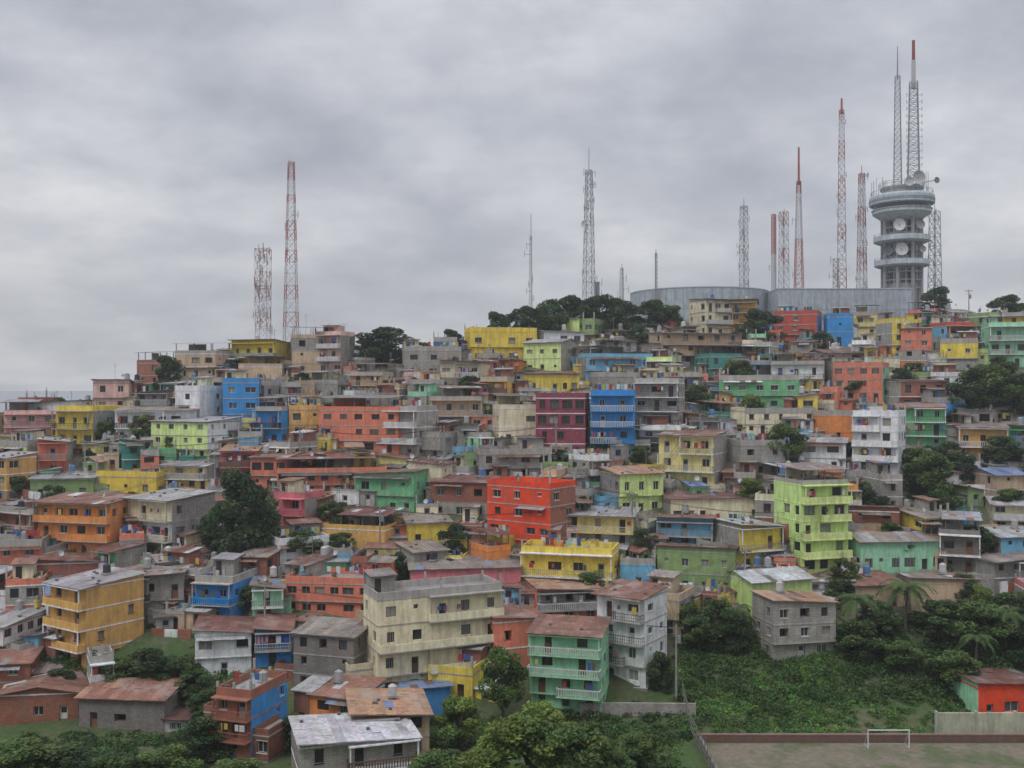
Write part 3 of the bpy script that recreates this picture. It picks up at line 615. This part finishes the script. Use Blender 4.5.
# ------------------------------------------------------------------ masts
RD=(0.38,0.125,0.105); WH=(0.50,0.50,0.52); GM=(0.30,0.31,0.33)
def mast(u,vt,vb,d,wb,wt,scheme,legs=4,t=.13,whip=0,dishes=(),arms=0,solid=0):
    s=d/F; x=(u-U0)*s; z0=hzf(x,d)-.3; zt=(V0-vt)*s; hh=zt-z0; mb=MB(); wb*=s/2; wt*=s/2; t*=.85
    nb=scheme[1]
    def colr(z):
        if scheme[0]=='g': return GM
        return RD if int((zt-z)/hh*nb)%2==0 else WH
    hl=hh-whip*s; z=0.0; rot=R.uniform(0,1.5)
    def ring(zz):
        r=wb+(wt-wb)*zz/hl; r*=1.25
        return [(r*math.cos(rot+2*math.pi*k/legs),r*math.sin(rot+2*math.pi*k/legs),zz) for k in range(legs)]
    while z<hl-.3:
        r=wb+(wt-wb)*z/hl; z2=min(hl,z+max(1.1,r*2.0)); a=ring(z); b_=ring(z2); c=colr(z0+(z+z2)/2)
        for k in range(legs):
            k2=(k+1)%legs; mb.beam(a[k],b_[k],t*1.25,PLAIN,c); mb.beam(a[k],b_[k2],t*.7,PLAIN,c); mb.beam(a[k2],b_[k],t*.7,PLAIN,c); mb.beam(b_[k],b_[k2],t*.7,PLAIN,c)
        z=z2
    if whip:
        r_=.36 if solid else .12; mb.cyl((0,0,hl-1),(0,0,hh),r_,r_*.75,6,PLAIN,RD if solid else colr(zt-.1))
    for (vz,dx,r) in dishes:
        zz=(V0-vz)*s-z0; mb.dish((dx*s,-1.2,zz),(dx*.3,-1,0),r,(.6,.6,.6)); mb.beam((0,0,zz),(dx*s,-1,zz),.12,PLAIN,GM)
    for _ in range(arms):
        zz=R.uniform(.3,1)*hl; a=R.uniform(0,6.28); L=R.uniform(.9,2.2); X_=math.cos(a)*L;Y_=math.sin(a)*L
        mb.beam((0,0,zz),(X_,Y_,zz),.09,PLAIN,GM); mb.beam((X_,Y_,zz-R.uniform(.5,1.3)),(X_,Y_,zz+R.uniform(.5,1.3)),.16,PLAIN,(.45,.45,.46))
    mb.obj('radio_mast',(x,d,z0))
mast(291,162,325,232,16,6,('r',13),4,.13,0,(),8)
mast(263,243,335,225,13,14,('r',7),4,.10,6,(),60)
mast(531,214,305,262,4,2,('g',1),3,.08,22,(),6)
mast(589,148,300,262,13,6,('g',1),4,.13,22,((225,-6,1.0),(202,4,.6)),26)
mast(597,282,300,262,4,4,('g',1),3,.25,0,(),6)
mast(656,249,290,272,2,2,('g',1),3,.12,4,(),0); mast(622,264,300,268,5,3,('g',1),3,.09,3,(),4)
mast(744,198,290,300,8,6,('g',1),4,.12,8,(),34)
mast(774,214,290,298,4,4,('r',3),3,.16,0,(),2); mast(784,211,290,302,9,7,('r',7),4,.12,0,(),22)
mast(799,147,290,290,11,4,('r',4),4,.14,34,(),8,1)
mast(842,98,290,292,11,5,('r',11),4,.15,12,(),16,1); mast(836,258,290,292,6,6,('g',1),4,.13,0,(),12)
mast(862,165,290,296,10,5,('r',8),4,.14,8,((175,5,.6),),26); mast(935,205,300,296,12,8,('g',1),4,.15,6,(),16)
# ------------------------------------------------------------------ telecom tower
d=288; s=d/F; zz=lambda v_:(V0-v_)*s; tx=(902-U0)*s; tz=hzf(tx,d)-1; mb=MB(); L=lambda v_: zz(v_)-tz
BW=(0.50,0.555,0.61); BL=(0.24,0.31,0.38); DKG=(0.04,0.05,0.06); CON=(0.33,0.34,0.36)
mb.lathe(0,0,[(4.2,-2),(4.2,L(196))],20,PAINT,CON)
for k in range(8):
    a=k*math.pi/4+.2; X_=math.cos(a)*5.4;Y_=math.sin(a)*5.4; mb.cyl((X_,Y_,-2),(X_,Y_,L(212)),.5,.5,8,PAINT,CON)
for vz in (289,281,273,252,229):
    mb.lathe(0,0,[(5.5,L(vz)-.12),(5.5,L(vz)+.12)],20,PAINT,CON)
for k in range(16):
    a=k*math.pi/8+.1
    for va,vb_ in ((284,270),(257,246),(233,222)):
        e=(math.cos(a),math.sin(a)); f=(-e[1],e[0]); r=4.26; ww=.55
        mb.poly([(e[0]*r-f[0]*ww,e[1]*r-f[1]*ww,L(va)),(e[0]*r+f[0]*ww,e[1]*r+f[1]*ww,L(va)),(e[0]*r+f[0]*ww,e[1]*r+f[1]*ww,L(vb_)),(e[0]*r-f[0]*ww,e[1]*r-f[1]*ww,L(vb_))],GLASS,DKG)
def deck(vt_,vb_,r,c=BW):
    mb.lathe(0,0,[(4,L(vb_)-.2),(r-.9,L(vb_)-.1),(r,L(vb_)+.3),(r,L(vt_)),(r-.25,L(vt_)),(r-.25,L(vt_)-.8),(4,L(vt_)-.8)],40,PAINT,c)
    for k in range(40):
        a=k*math.pi/20; X_=math.cos(a)*(r-.1);Y_=math.sin(a)*(r-.1); mb.beam((X_,Y_,L(vt_)),(X_,Y_,L(vt_)+.9),.06,PLAIN,GM)
deck(237,243,7.7); deck(261,267,7.5)
mb.lathe(0,0,[(4,L(222)),(6.0,L(219)),(8.0,L(214)),(8.0,L(211))],40,PAINT,BW)
mb.lathe(0,0,[(7.7,L(211)),(7.9,L(207)),(7.9,L(206))],40,GLASS,(0.06,0.09,0.11))
mb.lathe(0,0,[(8.2,L(211)+.02),(8.3,L(211)+.3),(7.8,L(211)+.32)],40,PAINT,BW)
mb.lathe(0,0,[(8.2,L(206)),(8.9,L(205)),(8.9,L(198)),(8.6,L(196)),(8.0,L(196)),(8.0,L(197)),(0.1,L(197))],40,PAINT,BW)
mb.lathe(0,0,[(8.93,L(203.4)),(8.96,L(203.2)),(8.96,L(200.6)),(8.93,L(200.4))],40,PAINT,BL)
mb.lathe(0,0,[(5.6,L(197)),(5.6,L(190)),(5.9,L(190)),(5.9,L(188)),(5.2,L(188)),(0.1,L(188))],28,PAINT,CON)
for k in range(48):
    a=k*math.pi/24; mb.beam((math.cos(a)*8.4,math.sin(a)*8.4,L(196)),(math.cos(a)*8.4,math.sin(a)*8.4,L(196)+1.1),.06,PLAIN,GM)
for k in range(24):
    a=k*math.pi/12; mb.beam((math.cos(a)*6.2,math.sin(a)*6.2,L(188)),(math.cos(a)*6.2,math.sin(a)*6.2,L(183)),.08,PLAIN,GM)
for rr,vz in ((8.4,192),(6.2,183),(6.2,185)):
    for k in range(24):
        a=k*math.pi/12;b2=(k+1)*math.pi/12; mb.beam((math.cos(a)*rr,math.sin(a)*rr,L(vz)),(math.cos(b2)*rr,math.sin(b2)*rr,L(vz)),.08,PLAIN,GM)
for (du,vz,r,c) in ((-11,228,1.7,(.6,.61,.62)),(-22,253,1.5,(.12,.13,.15)),(-9,252,1.8,(.5,.51,.53)),(8,182,1.9,(.45,.46,.48)),(-2,186,1.3,(.5,.5,.5)),(27,184,.9,(.2,.2,.22)),(10,228,1.2,(.3,.3,.32)),(12,252,1.0,(.3,.3,.32))):
    mb.dish((du*s,-7.2+abs(du)*.06,L(vz)),(du*.01,-1,0),r,c); mb.beam((du*s,-6.4,L(vz)),(du*s*.5,0,L(vz)),.2,PLAIN,GM)
for _ in range(26):
    a=R.uniform(0,6.28); r=R.uniform(5,8.3); mb.beam((math.cos(a)*r,math.sin(a)*r,L(196)),(math.cos(a)*r,math.sin(a)*r,L(R.uniform(174,190))),.12,PLAIN,R.choice([WH,GM]))
def roofmast(cx,vb_,vt_,wb,wt,red_from,t=.14):
    z=L(vb_); zt_=L(vt_)
    while z<zt_:
        f=(z-L(vb_))/(zt_-L(vb_)); r=(wb+(wt-wb)*f)*.5*s*1.3; f2=min(1,f+1.7/(zt_-L(vb_))); r2=(wb+(wt-wb)*f2)*.5*s*1.3; z2=z+1.7
        A=[(cx+r*math.cos(k*1.5708+.5),r*math.sin(k*1.5708+.5),z) for k in range(4)]; B=[(cx+r2*math.cos(k*1.5708+.5),r2*math.sin(k*1.5708+.5),z2) for k in range(4)]
        for k in range(4):
            k2=(k+1)%4; mb.beam(A[k],B[k],t*1.1,PLAIN,GM); mb.beam(A[k],B[k2],t*.6,PLAIN,GM); mb.beam(A[k2],B[k],t*.6,PLAIN,GM); mb.beam(B[k],B[k2],t*.6,PLAIN,GM)
        z=z2
roofmast(-4*s,188,78,8,5,0); mb.cyl((-4*s,0,L(79)),(-4*s,0,L(46)),.25,.1,6,PLAIN,GM)
roofmast(12*s,188,86,12,8,0,.15); mb.cyl((12*s,0,L(88)),(12*s,0,L(60)),.7,.6,8,PLAIN,WH); mb.cyl((12*s,0,L(60)),(12*s,0,L(40)),.5,.45,8,PLAIN,(0.30,0.07,0.06))
for vz in range(95,180,7):
    for sx_ in(-1,1): mb.beam((12*s,0,L(vz)),(12*s+sx_*2.2,-.6,L(vz)),.1,PLAIN,GM); mb.beam((12*s+sx_*2.2,-.6,L(vz+2)),(12*s+sx_*2.2,-.6,L(vz-2)),.14,PLAIN,WH)
mb.obj('telecommunications_tower',(tx,d,tz))
# ------------------------------------------------------------------ water reservoir with panelled walls
def panelwall(pts,zt,zb):
    mb=MB()
    for i in range(len(pts)-1):
        a,b_=pts[i],pts[i+1]; c=jit((0.40,0.455,0.51),.06)
        mb.poly([(a[0],a[1],zb),(b_[0],b_[1],zb),(b_[0],b_[1],zt),(a[0],a[1],zt)],PAINT,c)
        mb.cyl((a[0],a[1],zb),(a[0],a[1],zt),.07,.07,6,PLAIN,(0.28,0.32,0.36))
        mb.beam((a[0],a[1],zt+.1),(b_[0],b_[1],zt+.1),.25,PLAIN,(0.46,0.5,0.54)); mb.beam((a[0],a[1],zb+(zt-zb)*.62),(b_[0],b_[1],zb+(zt-zb)*.62),.1,PLAIN,(0.26,0.3,0.34))
    mb.poly([(p[0],p[1],zt) for p in pts[:-1]],PAINT,(0.3,0.3,0.3))
    return mb
cx,cy,r=(703-U0)*.282,288,19.6
pts=[(cx+r*math.cos(2*math.pi*k/48),cy+r*math.sin(2*math.pi*k/48)) for k in range(49)]; pts[-1]=pts[0]
panelwall(pts,(V0-287)*.2685,12).obj('water_reservoir')
front=[((u-U0)/F*267,267.0) for u in np.linspace(778,912,12)]
pts=front+[(front[-1][0]+1,284),(front[0][0],284),front[0]]
panelwall(pts,(V0-289)*.267,12).obj('reservoir_building')
# ------------------------------------------------------------------ poles and cables
poles=[]
def pole(u,vb,hpx,d=None):
    x,y,z=pos(u,vb)
    h=hpx*y/F; mb=MB(); mb.cyl((0,0,-.5),(0,0,h),.16,.1,8,PLAIN,(.3,.29,.28)); mb.beam((-.9,0,h-.4),(.9,0,h-.4),.1,PLAIN,(.2,.17,.15)); mb.beam((-.7,0,h-1.1),(.7,0,h-1.1),.08,PLAIN,(.2,.17,.15))
    if R.random()<.5: mb.cyl((.35,0,h-2.2),(.35,0,h-1.3),.25,.25,8,PLAIN,(.25,.26,.27))
    for q_ in(-.8,-.4,.4,.8): mb.cyl((q_,0,h-.35),(q_,0,h-.15),.06,.04,5,PLAIN,(.1,.1,.1))
    mb.obj('utility_pole',(x,y,z)); poles.append((x,y,z+h-.3))
for p in [(969,322,34),(810,420,46),(700,462,50),(556,470,48),(632,548,56),(444,470,44),(300,470,44),(215,500,46),(85,480,40),(20,560,54),(265,640,60),(520,640,50),(676,700,76),(848,560,54),(905,470,44),(380,560,54),(745,600,50),(580,400,36),(330,400,36)]: pole(*p)
mb=MB()
for i in range(len(poles)):
    for j in range(i+1,len(poles)):
        a,b_=Vector(poles[i]),Vector(poles[j]); Lh=(a-b_).length
        if Lh<38:
            for o_ in(-.6,0,.6):
                pr=a+Vector((o_,0,0))
                for k in range(1,11):
                    t=k/10; q_=a.lerp(b_,t)+Vector((o_,0,-Lh*.05*4*t*(1-t))); mb.cyl(pr,q_,.02,.02,3,PLAIN,(.02,.02,.02),False); pr=q_
mb.obj('power_cables')
# ------------------------------------------------------------------ sports field
mb=MB(); mb.box(21.5,120,60,112.6,-40.3,-39.94,PLAIN,(0.13,0.11,0.085)); f=mb.obj('sports_field')
fm_,nt,b,o=newmat('worn_field'); g=N(nt,'ShaderNodeNewGeometry').outputs['Position']
c=mixc(nt,ramp(nt,noise(nt,g,.18,8,.7),.45,.6),(0.19,0.16,0.125),(0.10,0.12,0.06)); c=mixc(nt,1,c,ramp(nt,noise(nt,g,1.2,5),.3,.7,(.75,.75,.75),(1.15,1.15,1.15)),'MULTIPLY'); nt.links.new(c,b.inputs['Base Color']); f.data.materials[PLAIN]=fm_
mb=MB(); mb.box(21,120,113.0,113.3,-40.4,-39.2,PAINT,(0.17,0.09,0.075)); mb.box(20.95,120,112.95,113.35,-39.2,-39.08,PAINT,(0.24,0.15,0.13)); mb.box(21,21.3,85,112.9,-40.4,-39.2,PAINT,(0.2,0.19,0.18)); mb.obj('field_boundary_wall')
mb=MB(); w=4.55; h=2.0
for xx in(0,w):
    mb.cyl((xx,0,0),(xx,0,h),.06,.06,8,PLAIN,(.75,.75,.75)); mb.cyl((xx,0,h),(xx,1.2,0),.03,.03,6,PLAIN,(.6,.6,.6)); mb.cyl((xx,0,.04),(xx,1.2,.04),.03,.03,6,PLAIN,(.6,.6,.6))
mb.cyl((-.05,0,h),(w+.05,0,h),.06,.06,8,PLAIN,(.75,.75,.75)); mb.cyl((0,1.2,.04),(w,1.2,.04),.03,.03,6,PLAIN,(.6,.6,.6))
mb.obj('soccer_goal',((866-U0)/F*111.5,111.0,-39.93))
mb=MB(); 
for i in range(9):
    x=48.6+i*4.5; mb.box(x,x+4.47,114.6,114.85,-41,-37.2,PAINT,jit((0.46,0.47,0.36),.06)); mb.box(x-.1,x+.12,114.5,114.95,-41,-37.0,PAINT,(.42,.42,.35))
mb.obj('perimeter_wall')
mb=MB()
for i in range(12):
    x=8+i*1.15; y=118.5; z=hzf(x,y); mb.box(x,x+1.14,y,y+.3,z-1.5,z+1.5,BLOCK,jit(C['gry'],.1))
mb.obj('retaining_wall')
for _ in range(130):
    u=R.uniform(-200,1200); vb=R.uniform(360,640)
    if vb<VC(u)+6 or any(z[0]<u<z[1] and z[2]<vb<z[3] for z in VEG): continue
    x,y,z=pos(u,vb); Lw=R.uniform(2.5,6); mb=MB(); hh=R.uniform(.6,1.6)
    for i in range(3): mb.box(-Lw+i*Lw*.667,-Lw+(i+1)*Lw*.667-.01,-.12,.12,-2,hh+R.uniform(0,.3),R.choice([BLOCK,PAINT]),jit(C[R.choice(['gry','gry','tan','wht','brk'])],.15))
    mb.obj('garden_wall',(x,y,z),R.uniform(-.7,.7))
mb=MB(); 
for i in range(16):
    y=96+i*1.6; x=(690-U0)/F*116; z=hzf(x,y); mb.beam((x,y,z),(x,y,z+2.2),.1,PLAIN,(.2,.19,.17))
    for q_ in (.4,1,1.6,2.1): mb.beam((x,y,z+q_),(x,y+1.6,hzf(x,y+1.6)+q_),.04,PLAIN,(.2,.19,.17))
mb.obj('wire_fence')
def stairs(u0,v0,u1,v1):
    a=Vector(pos(u0,v0)); b_=Vector(pos(u1,v1)); n=int((b_-a).length/.45); mb=MB(); sd=Vector((b_.y-a.y,-(b_.x-a.x),0)).normalized()*.9
    for i in range(n):
        p=a.lerp(b_,i/n); q_=a.lerp(b_,(i+1)/n); z=max(hzf(p.x,p.y),p.z)+.25; 
        c=[p-sd,p+sd,q_+sd,q_-sd]; mb.poly([(w_.x,w_.y,z) for w_ in c],PAINT,C['gry']); mb.poly([(c[0].x,c[0].y,z-.6),(c[1].x,c[1].y,z-.6),(c[1].x,c[1].y,z),(c[0].x,c[0].y,z)],PAINT,C['dgr'])
    mb.obj('concrete_stairway')
for t in [(640,690,668,600),(742,470,700,400),(255,620,262,560),(440,640,420,560),(850,600,838,500),(950,560,925,450)]: stairs(*t)
mb=MB(); 
hgt=lambda x: -40+70*math.exp(-((x+330)/260)**2)+18*math.exp(-((x+60)/200)**2)+2.5*math.sin(x*.03)
for i in range(40):
    x0=-900+i*40; x1=x0+40
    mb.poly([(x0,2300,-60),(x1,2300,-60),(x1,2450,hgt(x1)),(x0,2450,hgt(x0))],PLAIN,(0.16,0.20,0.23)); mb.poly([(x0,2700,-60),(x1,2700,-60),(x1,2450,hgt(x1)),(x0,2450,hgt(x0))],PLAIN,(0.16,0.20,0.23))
mb.obj('distant_hills')
# ------------------------------------------------------------------ humid air over the valley (real, thin scattering volume)
bpy.ops.mesh.primitive_cube_add(size=1,location=(0,1040,70)); hzo=bpy.context.object; hzo.name='haze'; hzo.scale=(4000,2000,270)
hm=bpy.data.materials.new('humid_air'); hm.use_nodes=True; nt=hm.node_tree; nt.nodes.clear()
o=N(nt,'ShaderNodeOutputMaterial'); vs_=N(nt,'ShaderNodeVolumeScatter'); vs_.inputs['Color'].default_value=(.93,.96,1,1); vs_.inputs['Density'].default_value=.00042; vs_.inputs['Anisotropy'].default_value=.2
nt.links.new(vs_.outputs[0],o.inputs['Volume']); hzo.data.materials.append(hm)
# ------------------------------------------------------------------ sky
EL=math.radians(55); AZ=math.radians(215)
W=bpy.data.worlds.new('World'); bpy.context.scene.world=W; W.use_nodes=True; nt=W.node_tree; nt.nodes.clear()
out=N(nt,'ShaderNodeOutputWorld'); sk=N(nt,'ShaderNodeTexSky',sky_type='NISHITA'); sk.sun_disc=False; sk.sun_elevation=EL; sk.sun_rotation=AZ
b1=N(nt,'ShaderNodeBackground'); b1.inputs[1].default_value=.09; nt.links.new(sk.outputs[0],b1.inputs[0])
tc=N(nt,'ShaderNodeTexCoord').outputs['Generated']; sx=N(nt,'ShaderNodeSeparateXYZ'); nt.links.new(tc,sx.inputs[0])
ab=N(nt,'ShaderNodeMath',operation='ABSOLUTE'); nt.links.new(sx.outputs[2],ab.inputs[0]); ad=N(nt,'ShaderNodeMath',operation='ADD'); nt.links.new(ab.outputs[0],ad.inputs[0]); ad.inputs[1].default_value=.30
dv=[]
for k in (0,1):
    q_=N(nt,'ShaderNodeMath',operation='DIVIDE'); nt.links.new(sx.outputs[k],q_.inputs[0]); nt.links.new(ad.outputs[0],q_.inputs[1]); dv.append(q_.outputs[0])
cb=N(nt,'ShaderNodeCombineXYZ'); nt.links.new(dv[0],cb.inputs[0]); nt.links.new(dv[1],cb.inputs[1])
n1=noise(nt,cb.outputs[0],1.25,5,.5); n2=noise(nt,cb.outputs[0],3.8,8,.6)
c=ramp(nt,n1,.38,.62,(0.44,0.46,0.525),(0.77,0.78,0.81)); c=mixc(nt,1.0,c,ramp(nt,n2,.38,.62,(.84,.845,.875),(1.12,1.12,1.11)),'MULTIPLY')
hzn=ramp(nt,sx.outputs[2],0.0,.14,(0.90,0.93,0.96),(1,1,1)); c=mixc(nt,1.0,c,hzn,'MULTIPLY')
ZF=.46
zen=ramp(nt,sx.outputs[2],0.40,.9,(ZF,ZF,ZF),(1,1,1)); c=mixc(nt,1.0,c,zen,'MULTIPLY')
b2=N(nt,'ShaderNodeBackground'); nt.links.new(c,b2.inputs[0]); b2.inputs[1].default_value=1.0/ZF*1.04
mx=N(nt,'ShaderNodeMixShader'); mx.inputs[0].default_value=.9; nt.links.new(b1.outputs[0],mx.inputs[1]); nt.links.new(b2.outputs[0],mx.inputs[2]); nt.links.new(mx.outputs[0],out.inputs[0])
sl=bpy.data.lights.new('sun','SUN'); sl.energy=1.1; sl.angle=math.radians(20); sl.color=(1,.97,.92); so=bpy.data.objects.new('sun',sl); bpy.context.collection.objects.link(so)
dirv=Vector((math.sin(AZ)*math.cos(EL),math.cos(AZ)*math.cos(EL),math.sin(EL))); so.rotation_euler=dirv.to_track_quat('Z','Y').to_euler()
# ------------------------------------------------------------------ camera
cam=bpy.data.cameras.new('camera'); cam.lens=36*F/1024; cam.sensor_width=36; cam.clip_end=40000; cam.clip_start=.5
co=bpy.data.objects.new('camera',cam); bpy.context.collection.objects.link(co); co.rotation_euler=(math.radians(90)+4/F,0,0); bpy.context.scene.camera=co
sc=bpy.context.scene; sc.view_settings.view_transform='Standard'; sc.view_settings.look='None'; sc.view_settings.exposure=0
